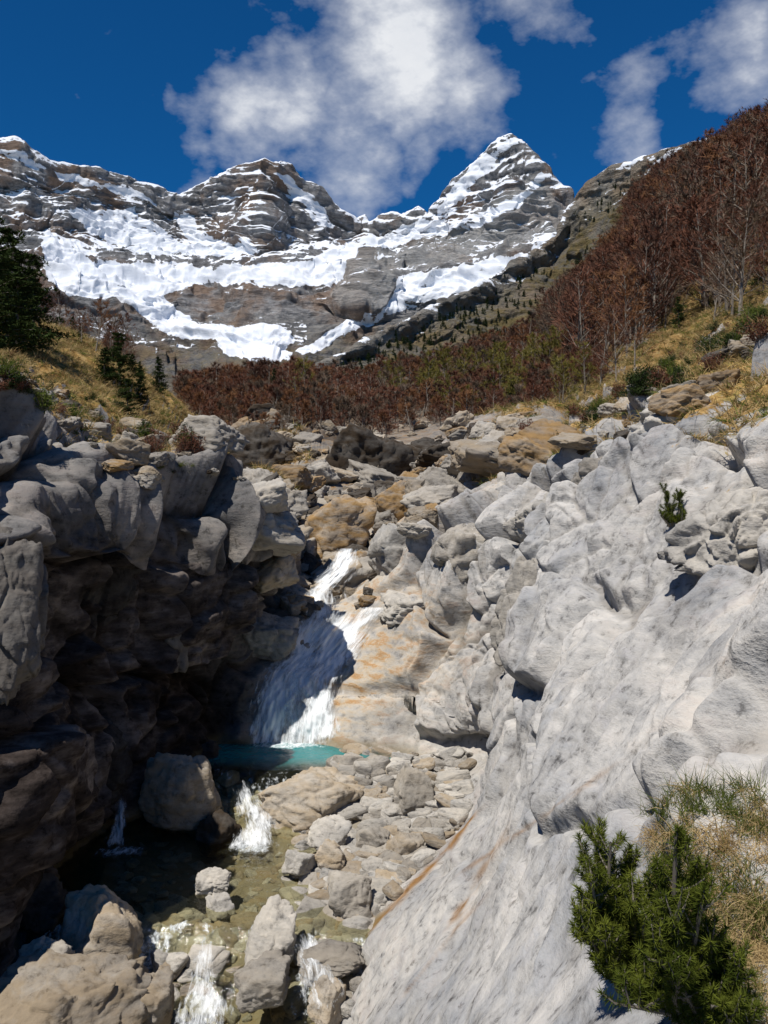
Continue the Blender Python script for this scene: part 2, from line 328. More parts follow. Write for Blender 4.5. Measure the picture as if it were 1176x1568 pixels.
LS=[
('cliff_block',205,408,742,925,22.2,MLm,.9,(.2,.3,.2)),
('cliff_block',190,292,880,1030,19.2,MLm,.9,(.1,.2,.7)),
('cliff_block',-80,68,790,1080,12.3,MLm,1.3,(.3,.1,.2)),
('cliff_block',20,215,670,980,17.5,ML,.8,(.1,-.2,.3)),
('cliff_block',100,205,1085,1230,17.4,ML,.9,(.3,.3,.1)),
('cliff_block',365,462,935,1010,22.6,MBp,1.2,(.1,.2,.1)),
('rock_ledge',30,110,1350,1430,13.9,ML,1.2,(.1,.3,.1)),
('limestone_block',752,905,850,1055,16.4,MBp,.8,(.2,.15,.5)),
('limestone_block',660,760,800,900,21.4,MBg,1.0,(.3,.1,.2)),
('limestone_block',560,665,800,905,24.5,MBp,.9,(.1,.4,.3)),
('limestone_block',775,915,755,850,18.5,MBp,1.0,(.5,.1,.2)),
('limestone_block',872,1000,700,790,16.5,MBg,1.0,(.1,.5,.3)),
('limestone_block',960,1180,575,760,15.8,MBp,.9,(.2,.6,.3)),
('limestone_block',1035,1250,745,915,9.6,MBp,1.0,(.3,.2,.4)),
('limestone_block',575,690,905,960,22.8,MBp,1.2,(.2,.2,.1)),
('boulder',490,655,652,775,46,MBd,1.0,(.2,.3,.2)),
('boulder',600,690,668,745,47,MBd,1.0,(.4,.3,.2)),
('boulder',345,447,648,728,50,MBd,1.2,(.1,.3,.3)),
('boulder',455,578,756,850,29.5,MBw,.9,(.1,.15,.1)),
('boulder',570,640,735,790,34,MBw,1.,(.2,.1,.4)),
('boulder',640,740,720,785,31,MBg,1.,(.2,.1,.4)),
('boulder',690,790,690,760,33,MBg,1.,(.3,.2,.4)),
('boulder',395,450,850,925,25,MBb,1.,(.2,.1,.4)),
('boulder',440,495,905,960,24.6,MBb,1.,(.2,.4,.1)),
('boulder',545,590,890,935,24.6,MBb,1.,(.5,.1,.4)),
('boulder',380,440,760,830,27,MBd,1.,(.2,.3,.4)),
('boulder',213,340,1146,1262,17.6,MBb,.9,(.15,.35,.2)),
('boulder',392,577,1178,1268,18.0,MBb,.7,(.1,.1,.2)),
('boulder',600,665,1165,1235,17.6,MBg,.9,(.3,.2,.2)),
('boulder',85,218,1362,1490,13.0,MBb,.9,(.1,.2,.3)),
('boulder',-40,225,1488,1620,11.3,MBb,.9,(.1,.1,.2)),
('boulder',20,110,1440,1530,12.1,MBg,.9,(.1,.1,.2)),
('boulder',374,455,1376,1470,13.0,MBp,.9,(.2,.3,.1)),
('boulder',455,560,1445,1480,12.7,MBg,1,(.2,.1,.2)),
('boulder',180,265,1495,1568,11.8,MBb,1,(.2,.3,.2)),
('boulder',500,570,1335,1400,14.0,MBg,1,(.1,.3,.2)),
('boulder',296,355,1330,1360,14.9,MBp,1,(.1,.1,.2)),
('boulder',313,362,1372,1400,14.2,MBp,1,(.1,.1,.5)),
('boulder',470,540,1252,1295,16.2,MBp,1,(.1,.2,.5)),
('boulder',540,600,1262,1300,16.,MBg,1,(.1,.2,.1)),
('boulder',590,650,1270,1325,15.6,MBb,1,(.1,.2,.9)),
('boulder',480,530,1285,1330,15.4,MBb,1,(.4,.2,.9)),
('boulder',300,372,1240,1300,17.2,MBd,1,(.4,.2,.9)),
('boulder',430,490,1300,1335,15.3,MBp,1,(.1,.2,.9)),
('boulder',360,445,1465,1530,12.3,MBg,1,(.1,.2,.9)),
('boulder',470,530,1500,1560,11.9,MBb,1,(.1,.2,.9)),
('boulder',275,340,1128,1170,20.2,ML,1,(.1,.2,.9)),
]
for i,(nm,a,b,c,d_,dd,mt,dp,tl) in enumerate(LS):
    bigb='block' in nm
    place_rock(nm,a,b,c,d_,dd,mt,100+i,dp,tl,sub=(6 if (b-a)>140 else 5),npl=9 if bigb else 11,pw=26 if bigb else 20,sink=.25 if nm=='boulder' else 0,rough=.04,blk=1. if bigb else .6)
# ---------------- scatter via geometry nodes
def scatter(name,srcs,pts,rots,scls):
    coll=bpy.data.collections.new(name+'_parts')
    for s in srcs: coll.objects.link(s)
    me=bpy.data.meshes.new(name); pts=np.asarray(pts,dtype=np.float32)
    me.vertices.add(len(pts)); me.vertices.foreach_set('co',pts.ravel())
    a=me.attributes.new('rot','FLOAT_VECTOR','POINT'); a.data.foreach_set('vector',np.asarray(rots,dtype=np.float32).ravel())
    a=me.attributes.new('scl','FLOAT_VECTOR','POINT'); a.data.foreach_set('vector',np.asarray(scls,dtype=np.float32).ravel())
    ob=bpy.data.objects.new(name,me); scene.collection.objects.link(ob)
    g=bpy.data.node_groups.new(name,'GeometryNodeTree')
    g.interface.new_socket('Geometry',in_out='INPUT',socket_type='NodeSocketGeometry')
    g.interface.new_socket('Geometry',in_out='OUTPUT',socket_type='NodeSocketGeometry')
    gi=g.nodes.new('NodeGroupInput');go=g.nodes.new('NodeGroupOutput')
    ci=g.nodes.new('GeometryNodeCollectionInfo'); ci.inputs['Collection'].default_value=coll
    ci.inputs['Separate Children'].default_value=True; ci.inputs['Reset Children'].default_value=True
    ip=g.nodes.new('GeometryNodeInstanceOnPoints'); ip.inputs['Pick Instance'].default_value=True
    r=g.nodes.new('GeometryNodeInputNamedAttribute'); r.data_type='FLOAT_VECTOR'; r.inputs[0].default_value='rot'
    s=g.nodes.new('GeometryNodeInputNamedAttribute'); s.data_type='FLOAT_VECTOR'; s.inputs[0].default_value='scl'
    er=g.nodes.new('FunctionNodeEulerToRotation')
    L=g.links.new
    L(gi.outputs[0],ip.inputs['Points']);L(ci.outputs[0],ip.inputs['Instance'])
    L(r.outputs['Attribute'],er.inputs[0]);L(er.outputs[0],ip.inputs['Rotation']);L(s.outputs['Attribute'],ip.inputs['Scale'])
    L(ip.outputs[0],go.inputs[0])
    md=ob.modifiers.new('scatter','NODES'); md.node_group=g
    return ob
stones=[]
for i,mt in enumerate([MBg,MBp,MBb,MBp,MBp,MBg,MBb,MBp]):
    Q,Fc=rockshape(300+i,4,9,14,.05); stones.append(mesh_from('stone',Q*.5,Fc,[mt],link=False))
def inpoly(x,y,poly):
    poly=np.array(poly,float); ins=np.zeros(np.shape(x),bool); j=len(poly)-1
    for i in range(len(poly)):
        xi,yi=poly[i];xj,yj=poly[j]
        c=((yi>y)!=(yj>y))&(x<(xj-xi)*(y-yi)/(yj-yi+1e-9)+xi)
        ins^=c; j=i
    return ins
def cast_scatter(poly,n,smin,smax,pw=2.2,flat=.6,sink=.1):
    pts,rot,scl=[],[],[]
    poly_=np.array(poly); x0,y0=poly_.min(0);x1,y1=poly_.max(0); k=0
    while len(pts)<n and k<n*20:
        k+=1
        x=random.uniform(x0,x1);y=random.uniform(y0,y1)
        if not inpoly(np.array(x),np.array(y),poly): continue
        h,nn=cast(x,y)
        if h is None: continue
        s=smin+(smax-smin)*random.random()**pw
        pts.append((h.x,h.y,h.z+s*sink));rot.append((random.uniform(-.35,.35),random.uniform(-.35,.35),random.uniform(0,6.28)))
        scl.append((s*random.uniform(.8,1.3),s*random.uniform(.8,1.3),s*random.uniform(flat*.8,flat*1.2)))
    return pts,rot,scl
S=[[],[],[]]
def addS(t):
    for a,b in zip(S,t): a.extend(b)
addS(cast_scatter([(490,1155),(720,1155),(715,1260),(640,1330),(560,1420),(530,1560),(470,1560),(440,1330),(480,1260),(560,1240)],900,.1,.62,2.6))
addS(cast_scatter([(440,1290),(640,1290),(560,1420),(540,1500),(460,1480),(450,1380)],160,.2,.7,1.5))
addS(cast_scatter([(70,1380),(260,1420),(330,1568),(60,1568)],140,.15,.7))
addS(cast_scatter([(340,1185),(480,1180),(470,1250),(330,1260)],90,.12,.5))
addS(cast_scatter([(180,1425),(560,1425),(540,1568),(180,1568)],200,.12,.6,1.8,.7))
addS(cast_scatter([(210,1410),(380,1405),(400,1450),(210,1450)],50,.25,.55,1.2,.8))
addS(cast_scatter([(200,1290),(480,1290),(480,1440),(160,1440)],400,.05,.35,3,.5,-.05))
scatter('river_stones',stones,*S)
rub=[]
for i,mt in enumerate([MBg,MBb,MBd,MBg,MBw,MBb]):
    Q,Fc=rockshape(400+i,5,8,24,.04,.6); rub.append(mesh_from('rubble',Q*.5,Fc,[mt],link=False))
S=[[],[],[]]
addS(cast_scatter([(400,740),(600,690),(720,700),(680,780),(600,850),(560,930),(440,940),(400,840)],280,.25,1.7,2.4,.75,.1))
addS(cast_scatter([(430,660),(850,640),(820,710),(560,740),(430,720)],150,.5,2.6,2.5,.6,.05))
addS(cast_scatter([(850,640),(1176,480),(1176,560),(900,720)],30,.2,1.0,2.5,.6,.1))
addS(cast_scatter([(0,560),(330,700),(400,740),(200,740)],50,.15,.9,2.5,.6,.1))
addS(cast_scatter([(280,590),(460,590),(480,660),(320,690)],60,1,4,2,.6,.1))
scatter('rubble_boulders',rub,*S)
# ---------------- vegetation
class MB:
    def __init__(s): s.v=[];s.f=[];s.m=[]
    def tube(s,path,rad,mi=0,k=5):
        base=len(s.v)
        path=[Vector(q) for q in path]
        for i,q in enumerate(path):
            t=(path[min(i+1,len(path)-1)]-path[max(i-1,0)]).normalized()
            a=t.orthogonal().normalized();b=t.cross(a)
            for j in range(k):
                an=2*math.pi*j/k; s.v.append(tuple(q+(a*math.cos(an)+b*math.sin(an))*rad[i]))
        for i in range(len(path)-1):
            for j in range(k):
                A_=base+i*k+j;B_=base+i*k+(j+1)%k
                s.f.append((A_,B_,B_+k));s.m.append(mi);s.f.append((A_,B_+k,A_+k));s.m.append(mi)
    def tri(s,a,b,c,mi):
        n=len(s.v); s.v+= [tuple(a),tuple(b),tuple(c)]; s.f.append((n,n+1,n+2)); s.m.append(mi)
    def blade(s,o,d,L,wd,mi,droop=0,seg=1):
        side=d.cross(Vector((random.gauss(0,1),random.gauss(0,1),random.gauss(0,1)))).normalized()*wd*.5
        if seg==1: s.tri(o-side,o+side,o+d*L,mi); return
        n=len(s.v); q=o.copy(); dd=d.copy()
        for i in range(seg+1):
            f=1-i/seg; s.v+= [tuple(q-side*(f+.05)),tuple(q+side*(f+.05))]
            dd=(dd+Vector((0,0,-droop/seg))).normalized(); q=q+dd*(L/seg)
        for i in range(seg):
            a=n+2*i; s.f+= [(a,a+1,a+3),(a,a+3,a+2)]; s.m+=[mi,mi]
    def obj(s,name,mats,link=True,smooth=False):
        return mesh_from(name,s.v,s.f,mats,smooth,None,s.m,link)
def rv(z=0): return Vector((random.gauss(0,1),random.gauss(0,1),random.gauss(0,1)+z)).normalized()
Mbark=simple('bark_grey',(.12,.10,.085),(.28,.25,.21))
Mtw=simple('twigs_red_brown',(.105,.045,.030),(.21,.10,.065),0,.4)
Mtw2=simple('twigs_grey_brown',(.10,.07,.05),(.19,.14,.10),0,.4)
Mtw3=simple('twigs_rust',(.14,.062,.033),(.27,.14,.07),0,.4)
Mtw4=simple('twigs_dark',(.07,.035,.025),(.13,.07,.05),0,.4)
Mtwg=simple('buds_green',(.10,.09,.02),(.22,.19,.05),0)
Mpine=simple('pine_needles_dark',(.015,.028,.010),(.05,.07,.022),0,1.5)
Mmugo=simple('mugo_needles',(.025,.045,.008),(.17,.19,.03),.2,9.)
Mstraw=simple('dry_grass',(.30,.19,.07),(.58,.45,.24),.3,4.)
Mgreen=simple('green_grass',(.06,.09,.02),(.16,.19,.04),.3,4.)
def beech(seed,H=10,tw=Mtw,nl=24):
    random.seed(seed); b=MB()
    lean=Vector((random.uniform(-.06,.06),random.uniform(-.06,.06),1))
    pts=[lean*H*t+Vector((random.uniform(-.1,.1),random.uniform(-.1,.1),0))*H*.1*t for t in (0,.25,.5,.75,1)]
    b.tube(pts,[.13,.10,.07,.04,.012],0,4)
    def at(t):
        t=min(max(t,0),.999)*4;i=int(t);return pts[i].lerp(pts[i+1],t-i)
    for i in range(nl):
        t=random.uniform(.12,.97);o=at(t);an=random.uniform(0,6.28)
        L=H*(.36*(1-t)+.10)*random.uniform(.7,1.25)
        d=Vector((math.cos(an),math.sin(an),random.uniform(.6,1.3))).normalized()
        e1_=o+d*L*.5+Vector((0,0,.03*L)); e2_=o+d*L+Vector((0,0,.15*L))
        b.tube([o,e1_,e2_],[.045*(1.2-t),.028,.008],0,3)
        for j in range(7):
            s=random.uniform(.2,1);q=o.lerp(e1_,s*2) if s<.5 else e1_.lerp(e2_,s*2-1)
            d2=(d+rv(.3)*.8).normalized();L2=L*random.uniform(.2,.42)
            b.blade(q,d2,L2,.05,1)
            for k in range(9):
                q2=q+d2*L2*random.uniform(.1,1);b.blade(q2,(d2+rv(.5)*.8).normalized(),random.uniform(.25,.75),.06,1)
    return b.obj('tree_source',[Mbark,tw],False)
def pine(seed,H=9):
    random.seed(seed); b=MB()
    b.tube([(0,0,0),(.05,.02,H*.5),(0,0,H)],[.16,.09,.01],0,5)
    z=H*.08
    while z<H*.98:
        t=z/H; L0_=H*.25*(1-t)**.65+.15
        for i in range(random.randint(3,6)):
            an=random.uniform(0,6.28);L=L0_*random.uniform(.4,1.3)
            d=Vector((math.cos(an),math.sin(an),random.uniform(-.15,.5))).normalized();o=Vector((0,0,z))
            e=o+d*L;b.tube([o,e],[.03,.006],0,3)
            for j in range(int(8+L*13)):
                q=o+d*L*random.uniform(.15,1.05)+rv()*.16*L**.5
                for k in range(6): b.blade(q,rv(.4),random.uniform(.16,.32),.085,1)
        z+=H*.045*random.uniform(.6,1.5)
    return b.obj('pine_source',[Mbark,Mpine],False)
def bush(seed,mat,H=1.2):
    random.seed(seed); b=MB()
    for i in range(26):
        d=rv(.9);d.z=abs(d.z)*.8+.2;d.normalize();L=H*random.uniform(.4,1)
        b.tube([(0,0,0),tuple(d*L)],[.02,.004],0,3)
        for j in range(24):
            q=d*L*random.uniform(.3,1)+rv()*.12*H
            for k in range(3): b.blade(q,rv(.4),random.uniform(.05,.12)*H,.035*H,1)
    return b.obj('bush_source',[Mbark,mat],False)
beeches=[beech(i,9,[Mtw,Mtw4,Mtw,Mtw3,Mtw,Mtw2,Mtw4][i]) for i in range(7)]
gtree=[beech(20+i,8,Mtwg) for i in range(2)]
pines=[pine(30+i,9) for i in range(3)]
random.seed(5)
flat=P1.reshape(-1,3)
rowi=np.repeat(tr,len(tcn)); coli=np.tile(tcn,len(tr)); pxf=PX.ravel(); pyf=PY.ravel(); yf=flat[:,1]
ar=np.linalg.norm(np.cross(np.gradient(P1,axis=1),np.gradient(P1,axis=0)),axis=-1).ravel()
def sample(mask,n,seed=1,clump=None):
    r=np.random.default_rng(seed); idx=np.nonzero(mask)[0]
    if len(idx)==0: return np.zeros((0,3))
    wgt=ar[idx]
    if clump: wgt=wgt*np.clip(.75+1.1*fbm(flat[idx]/clump,3,seed),0.08,2)
    wgt=wgt/wgt.sum()
    return flat[r.choice(idx,n,p=wgt)]+r.normal(size=(n,3))*np.array([.3,.3,0])
def tparams(n,smin,smax,seed=2,tilt=.06):
    r=np.random.default_rng(seed); s=r.uniform(smin,smax,n)
    rot=np.stack([r.normal(size=n)*tilt,r.normal(size=n)*tilt,r.uniform(0,6.28,n)],-1)
    return rot,np.stack([s*r.uniform(.95,1.3,n),s*r.uniform(.95,1.3,n),s],-1)
hill=inpoly(pxf,pyf,[(830,530),(930,600),(1010,570),(1090,510),(1400,380),(1500,-200),(1150,200),(1000,300),(900,430)])&(rowi>9.2)&(rowi<13.2)&(yf>48)
pt=sample(hill,1650,3,25.); rt,sc=tparams(len(pt),.6,1.3,4); sc*=np.clip(pt[:,1]/90,.6,1.1)[:,None]; scatter('beech_forest',beeches,pt,rt,sc)
band=inpoly(pxf,pyf,[(270,600),(420,590),(560,590),(700,560),(870,470),(930,600),(800,660),(640,675),(440,672),(300,675)])&(rowi>10.1)&(rowi<13.3)
wsrc=[beech(50+i,5.5,[Mtw,Mtw2,Mtw3,Mtw4,Mtw][i],16) for i in range(5)]
pt=sample(band&(rowi>11),950,5,30.); pt2=sample(band&(rowi<=11.2),620,6,14.); pt=np.vstack([pt,pt2])
rt,sc=tparams(len(pt),.45,1.1,6); sc*=np.clip(pt[:,1]/150,.45,1.25)[:,None]
scatter('bare_woodland',wsrc,pt,rt,sc)
gm=(inpoly(pxf,pyf,[(560,600),(700,590),(880,560),(880,640),(640,665)]))&(rowi>9.8)&(rowi<12)
pt=np.vstack([sample(gm,50,8),sample(hill|band,80,18,20.)]); rt,sc=tparams(len(pt),.35,.85,6); sc*=np.clip(pt[:,1]/110,.45,1.1)[:,None]
scatter('budding_trees',gtree,pt,rt,sc)
pm=(hill|band); pt=sample(pm,130,9,20.); rt,sc=tparams(len(pt),.25,.8,10); sc*=np.clip(pt[:,1]/110,.4,1)[:,None]; scatter('pine_forest',pines,pt,rt,sc)
lh=(coli<2.3)&(rowi>5)&(rowi<12)&inpoly(pxf,pyf,[(60,450),(150,480),(200,560),(270,640),(230,650),(120,540)])
pt=sample(lh,30,11)
if len(pt): scatter('hillside_pines',pines,pt,*tparams(len(pt),.12,.4,12))
lb=(coli<2.3)&(rowi>5)&(rowi<12)&inpoly(pxf,pyf,[(-200,420),(60,440),(150,490),(210,570),(150,560),(60,520),(-200,520)])
pt=sample(lb,80,13)
if len(pt): scatter('hillside_bare_trees',beeches,pt,*tparams(len(pt),.2,.5,15))
def stand(px,py,h,src,name,seed=0):
    hp,_=cast(px,py)
    if hp is None: return
    h=h*hp.y/28
    o=bpy.data.objects.new(name,src.data); scene.collection.objects.link(o); o.location=hp-Vector((0,0,.1)); o.scale=(h*1.35,h*1.35,h); o.rotation_euler=(0,0,seed)
for (a,b_,h) in [(12,540,.46),(50,530,.34),(-22,545,.52),(28,545,.38),(182,600,.22),(195,640,.15),(160,590,.14)]:
    stand(a,b_,h,random.choice(pines),'pine_tree',a)
bs=[bush(60,Mpine),bush(61,Mpine),bush(62,Mtw),bush(63,Mgreen)]
random.seed(9)
T1=cast_scatter([(0,540),(330,690),(280,740),(0,600)],60,.12,.4,1.5,1,0)
T2=cast_scatter([(850,650),(1176,450),(1176,500),(1000,590),(860,690),(700,700)],90,.15,.6,1.5,1,0)
T3=cast_scatter([(150,560),(280,640),(350,690),(230,690)],50,.15,.45,1.5,1,0)
T4=cast_scatter([(960,600),(1150,480),(1176,520),(1000,620)],40,.15,.5,1.5,1,0)
scatter('hillside_shrubs',bs,T1[0]+T2[0]+T3[0]+T4[0],T1[1]+T2[1]+T3[1]+T4[1],T1[2]+T2[2]+T3[2]+T4[2])
def tuft(seed,mats,n=30,L=.3,wd=.014,droop=1.2):
    random.seed(seed);b=MB()
    for i in range(n):
        d=rv(1.6);d.z=abs(d.z);d.normalize()
        b.blade(Vector((random.gauss(0,.05),random.gauss(0,.05),0)),d,L*random.uniform(.5,1.2),wd,0 if random.random()<.8 else 1,droop,2)
    return b.obj('tuft_source',mats,False)
tf=[tuft(70,[Mstraw,Mgreen]),tuft(71,[Mstraw,Mgreen]),tuft(72,[Mstraw,Mgreen]),tuft(73,[Mgreen,Mstraw])]
gmask=(grass.ravel()>.42)&(yf<95)&(yf>3)&(pxf>-150)&(pxf<1350)&(N1[...,2].ravel()>.35)
r=np.random.default_rng(3); idx=np.nonzero(gmask)[0]
wg=ar[idx]/np.maximum(yf[idx],6)**1.2; wg/=wg.sum(); pk=r.choice(idx,20000,p=wg)
pt=flat[pk]; rt,sc=tparams(len(pt),.5,1.2,14,.25); sc*=(.7+np.clip(yf[pk]/40,0,2)*1.0)[:,None]
scatter('hillside_grass',tf,pt,rt,sc)
def mugo(name,roots,seed):
    random.seed(seed);b=MB();c0=roots[0][0]
    for (o,e,nb) in roots:
        o=Vector(o)-Vector(c0);e=Vector(e)-Vector(c0);mid=(o+e)/2+rv()*.04
        b.tube([o,mid,e],[.016,.012,.006],0,6)
        ax=(e-o)
        for i in range(nb):
            s=random.uniform(.12,1);q=(o.lerp(mid,s*2) if s<.5 else mid.lerp(e,s*2-1))
            d=(rv(.9)+ax.normalized()*.5);d.z=abs(d.z)+.2;d.normalize();L=random.uniform(.07,.15)
            q1=q+d*L*.5;d=(d+Vector((0,0,.5))).normalized();q2=q1+d*L*.5
            b.tube([q,q1,q2],[.006,.005,.003],0,4)
            for k in range(120):
                u=random.random()**.7
                o2=(q.lerp(q1,u*2) if u<.5 else q1.lerp(q2,u*2-1))
                nd=(d*random.uniform(.3,1.0)+rv()*.9).normalized()
                b.blade(o2,nd,random.uniform(.028,.048),.005,1)
    ob=b.obj(name,[Mbark,Mmugo]); ob.location=c0; return ob
def rt_(base,tips,nb):
    hb,_=cast(*base); hb=hb if hb is not None else Vector(p(base[0],base[1],4))
    out=[]
    for (a,b_) in tips:
        dd=hb.y-random.uniform(.05,.4); out.append((tuple(hb+Vector((random.uniform(-.06,.06),0,-.05))),p(a,b_,dd),nb))
    return out
random.seed(3)
mugo('mugo_pine_shrub',rt_((965,1500),[(915,1285),(895,1310),(935,1290),(905,1390),(960,1330),(925,1440),(985,1420),(905,1440),(955,1400),(980,1480),(930,1480),(905,1350),(945,1350),(970,1380),(892,1420)],34),4)
mugo('mugo_pine_shrub',rt_((1060,1560),[(1035,1280),(1060,1310),(1010,1340),(1075,1380),(1035,1400),(1090,1440),(1010,1470),(1130,1490),(1060,1460),(1000,1540),(1090,1540),(1150,1570),(980,1510),(1040,1500),(960,1540),(1020,1400),(1120,1560)],34),5)
mugo('mugo_pine_shrub',rt_((1030,800),[(1018,750),(1040,760),(1028,775),(1012,790),(1045,790)],20),6)
random.seed(8); b=MB()
for i in range(460):
    x=random.uniform(975,1190);y=random.uniform(1200,1568)
    if not inpoly(np.array(x),np.array(y),[(985,1250),(1050,1195),(1150,1190),(1200,1230),(1200,1580),(1080,1580),(1010,1400)]): continue
    h,nn=cast(x,y)
    if h is None: continue
    g= 1 if random.random()<(.75 if y<1260 else .22) else 0
    for k in range(26):
        d=Vector((random.gauss(-.15,.5),random.gauss(-.25,.5),1.0 if g else .7)).normalized()
        b.blade(h+Vector((random.gauss(0,.03),random.gauss(0,.03),-.01)),d,random.uniform(.08,.20),.0045,g,random.uniform(.8,2.4) if not g else random.uniform(.1,1.0),4)
b.obj('grass_clump',[Mstraw,Mgreen])
# ---------------- water
def zlev(y): return np.interp(y,[4,8,11.9,12.5,13.0,13.45,17.1,17.7,18.5,19.0,22],[-7.75,-7.6,-7.25,-7.05,-6.75,-6.32,-6.3,-6.1,-5.75,-5.5,-5.47])
ys=np.linspace(4,21.6,480); xs=np.linspace(-7,1.8,280)
X,Y=np.meshgrid(xs,ys)
PP=np.stack([X,Y,X*0],-1)
lip=.45*fbm(PP*np.array([1.2,.3,1]),4,15)
Z=zlev(Y+lip); sl=np.abs(np.gradient(Z,axis=0)/np.gradient(Y,axis=0))
rip=fbm(PP*np.array([4,3,1]),4,5)
foam=np.clip((sl-.15)*1.1,0,.62)
foamn=foam*np.clip(fbm(PP*np.array([2.6,.7,1]),4,6)*3.4+.35,0,1)
Z=Z+rip*.012+foam*rip*.15
b0=p(440,1145,20.9)
foamn=np.maximum(foamn,.95*np.exp(-((X-b0[0])/1.0)**2-((Y-20.9)/.4)**2))
b1=p(390,1300,16.9); foamn=np.maximum(foamn,.8*np.exp(-((X-b1[0])/.5)**2-((Y-16.7)/.4)**2))
b2=p(190,1300,16.6); foamn=np.maximum(foamn,.75*np.exp(-((X-b2[0])/.6)**2-((Y-16.5)/.3)**2))
b3=p(300,1568,11.5); foamn=np.maximum(foamn,.7*np.exp(-((X-b3[0])/.5)**2-((Y-11.3)/.5)**2))
b3=p(495,1540,11.7); foamn=np.maximum(foamn,.7*np.exp(-((X-b3[0])/.35)**2-((Y-11.6)/.5)**2))
deep=np.exp(-((Y-20.3)/1.1)**4)
mw,nt,out=newmat('stream_water')
pos=node(nt,'ShaderNodeTexCoord').outputs['Object']
h1=noise(nt,mapping(nt,pos,(1,.6,1)),7,4,.6)
bp=node(nt,'ShaderNodeBump',None,{'Height':h1,'Distance':.05,'Strength':.6})
tr_=node(nt,'ShaderNodeBsdfTransparent',None,{'Color':(.86,.86,.72,1)})
df=node(nt,'ShaderNodeBsdfDiffuse',None,{'Color':mixc(nt,attr(nt,'deep'),(.10,.10,.06),(.015,.27,.28))})
gl=node(nt,'ShaderNodeBsdfGlossy',None,{'Roughness':.06,'Normal':bp.outputs[0]})
m1=node(nt,'ShaderNodeMixShader',None,{0:M(nt,'ADD',.08,M(nt,'MULTIPLY',attr(nt,'deep'),.67)),1:tr_.outputs[0],2:df.outputs[0]})
fr=node(nt,'ShaderNodeFresnel',None,{'IOR':1.33,'Normal':bp.outputs[0]})
m2=node(nt,'ShaderNodeMixShader',None,{0:fr.outputs[0],1:m1.outputs[0],2:gl.outputs[0]})
wh=node(nt,'ShaderNodeBsdfDiffuse',None,{'Color':(.78,.83,.86,1)})
ff=ramp(nt,M(nt,'ADD',attr(nt,'foam'),M(nt,'MULTIPLY',M(nt,'SUBTRACT',noise(nt,mapping(nt,pos,(1,.45,1)),11,5,.75),.5),2.2)),[(.45,0.),(1.,.9)])
m3=node(nt,'ShaderNodeMixShader',None,{0:ff,1:m2.outputs[0],2:wh.outputs[0]})
nt.links.new(m3.outputs[0],out.inputs[0])
mesh_from('stream_water',np.stack([X,Y,Z],-1).reshape(-1,3),gridfaces(*X.shape),[mw],True,dict(foam=foamn,deep=deep))
mf,nt,out=newmat('falling_water')
uv=node(nt,'ShaderNodeCombineXYZ',None,{0:attr(nt,'u'),1:attr(nt,'v')}).outputs[0]
s1=noise(nt,mapping(nt,uv,(15,3.2,1)),1.0,5,.8,.5); s2=noise(nt,mapping(nt,uv,(3.5,1.6,1)),1.0,2,.5)
al=ramp(nt,M(nt,'ADD',M(nt,'ADD',M(nt,'MULTIPLY',s1,.8),M(nt,'MULTIPLY',s2,.4)),attr(nt,'dens')),[(.54,0.),(.84,.95)])
wb=node(nt,'ShaderNodeBsdfDiffuse',None,{'Color':(.86,.89,.91,1)})
tb=node(nt,'ShaderNodeBsdfTransparent')
mx=node(nt,'ShaderNodeMixShader',None,{0:al,1:tb.outputs[0],2:wb.outputs[0]})
nt.links.new(mx.outputs[0],out.inputs[0])
def fall(name,rows,nu=60,nv=90,off=.12,dens=0.0):
    rows=np.array(rows,float); V=np.zeros((nv,nu,3));dn=np.zeros((nv,nu))
    pd=None
    for i in range(nv):
        t=i/(nv-1)*(len(rows)-1)
        a,b_,y,md=[np.interp(t,np.arange(len(rows)),rows[:,k]) for k in range(4)]
        dl=np.zeros(nu)
        for j in range(nu):
            x=a+(b_-a)*j/(nu-1)
            h,_=cast(x,y); d=md if h is None else min(h.y-off,md)
            dl[j]=max(d,md-1.2)
        k=np.ones(9)/9; dl=np.convolve(np.pad(dl,4,'edge'),k,'valid')
        if pd is not None: dl=.25*dl+.75*pd
        pd=dl
        for j in range(nu): V[i,j]=p(a+(b_-a)*j/(nu-1),y,dl[j])
    wid=np.linalg.norm(V[nv//2,-1]-V[nv//2,0]); hei=np.linalg.norm(V[-1,nu//2]-V[0,nu//2])
    U,Vv=np.meshgrid(np.linspace(0,1,nu)*wid,np.linspace(0,1,nv)*hei)
    q=np.stack([U*2.2,Vv*1.8,U*0+dens*100],-1)
    wobble=fbm(q,4,8)
    e=np.minimum(np.linspace(0,1,nu),np.linspace(1,0,nu))[None,:]/.4+wobble*.9
    ve=np.minimum(np.linspace(0,1,nv),np.linspace(1,0,nv))[:,None]/.15+wobble*.8
    dn=np.clip(e,0,1)*.32-.24+dens-.22*(1-np.clip(ve,0,1))
    V+= (fbm(np.stack([U*8,Vv*3,U*0],-1),4,2)*.10)[...,None]*np.array([0,1,0])
    mesh_from(name,V.reshape(-1,3),gridfaces(nv,nu),[mf],True,dict(u=U,v=Vv,dens=dn))
fall('waterfall',[(430,590,935,23),(415,535,1000,22.4),(400,490,1030,21.7),(382,470,1080,21.2),(360,465,1152,21.0)],dens=.18)
fall('waterfall',[(500,610,930,23),(460,550,1000,22.3),(440,530,1040,21.5),(435,524,1090,21.1),(435,520,1152,20.9)],dens=.15)
fall('cascade',[(512,562,840,25.2),(500,550,872,24.6),(455,530,905,24.0),(445,540,955,23.4)],dens=.13)
fall('cascade',[(350,395,1195,18.3),(355,415,1235,17.5),(360,425,1270,16.9),(345,440,1305,16.5)],dens=.08,nu=40,nv=60)
fall('cascade',[(175,195,1215,17.2),(167,203,1260,16.8),(152,220,1300,16.4)],dens=.06,nu=30,nv=40)
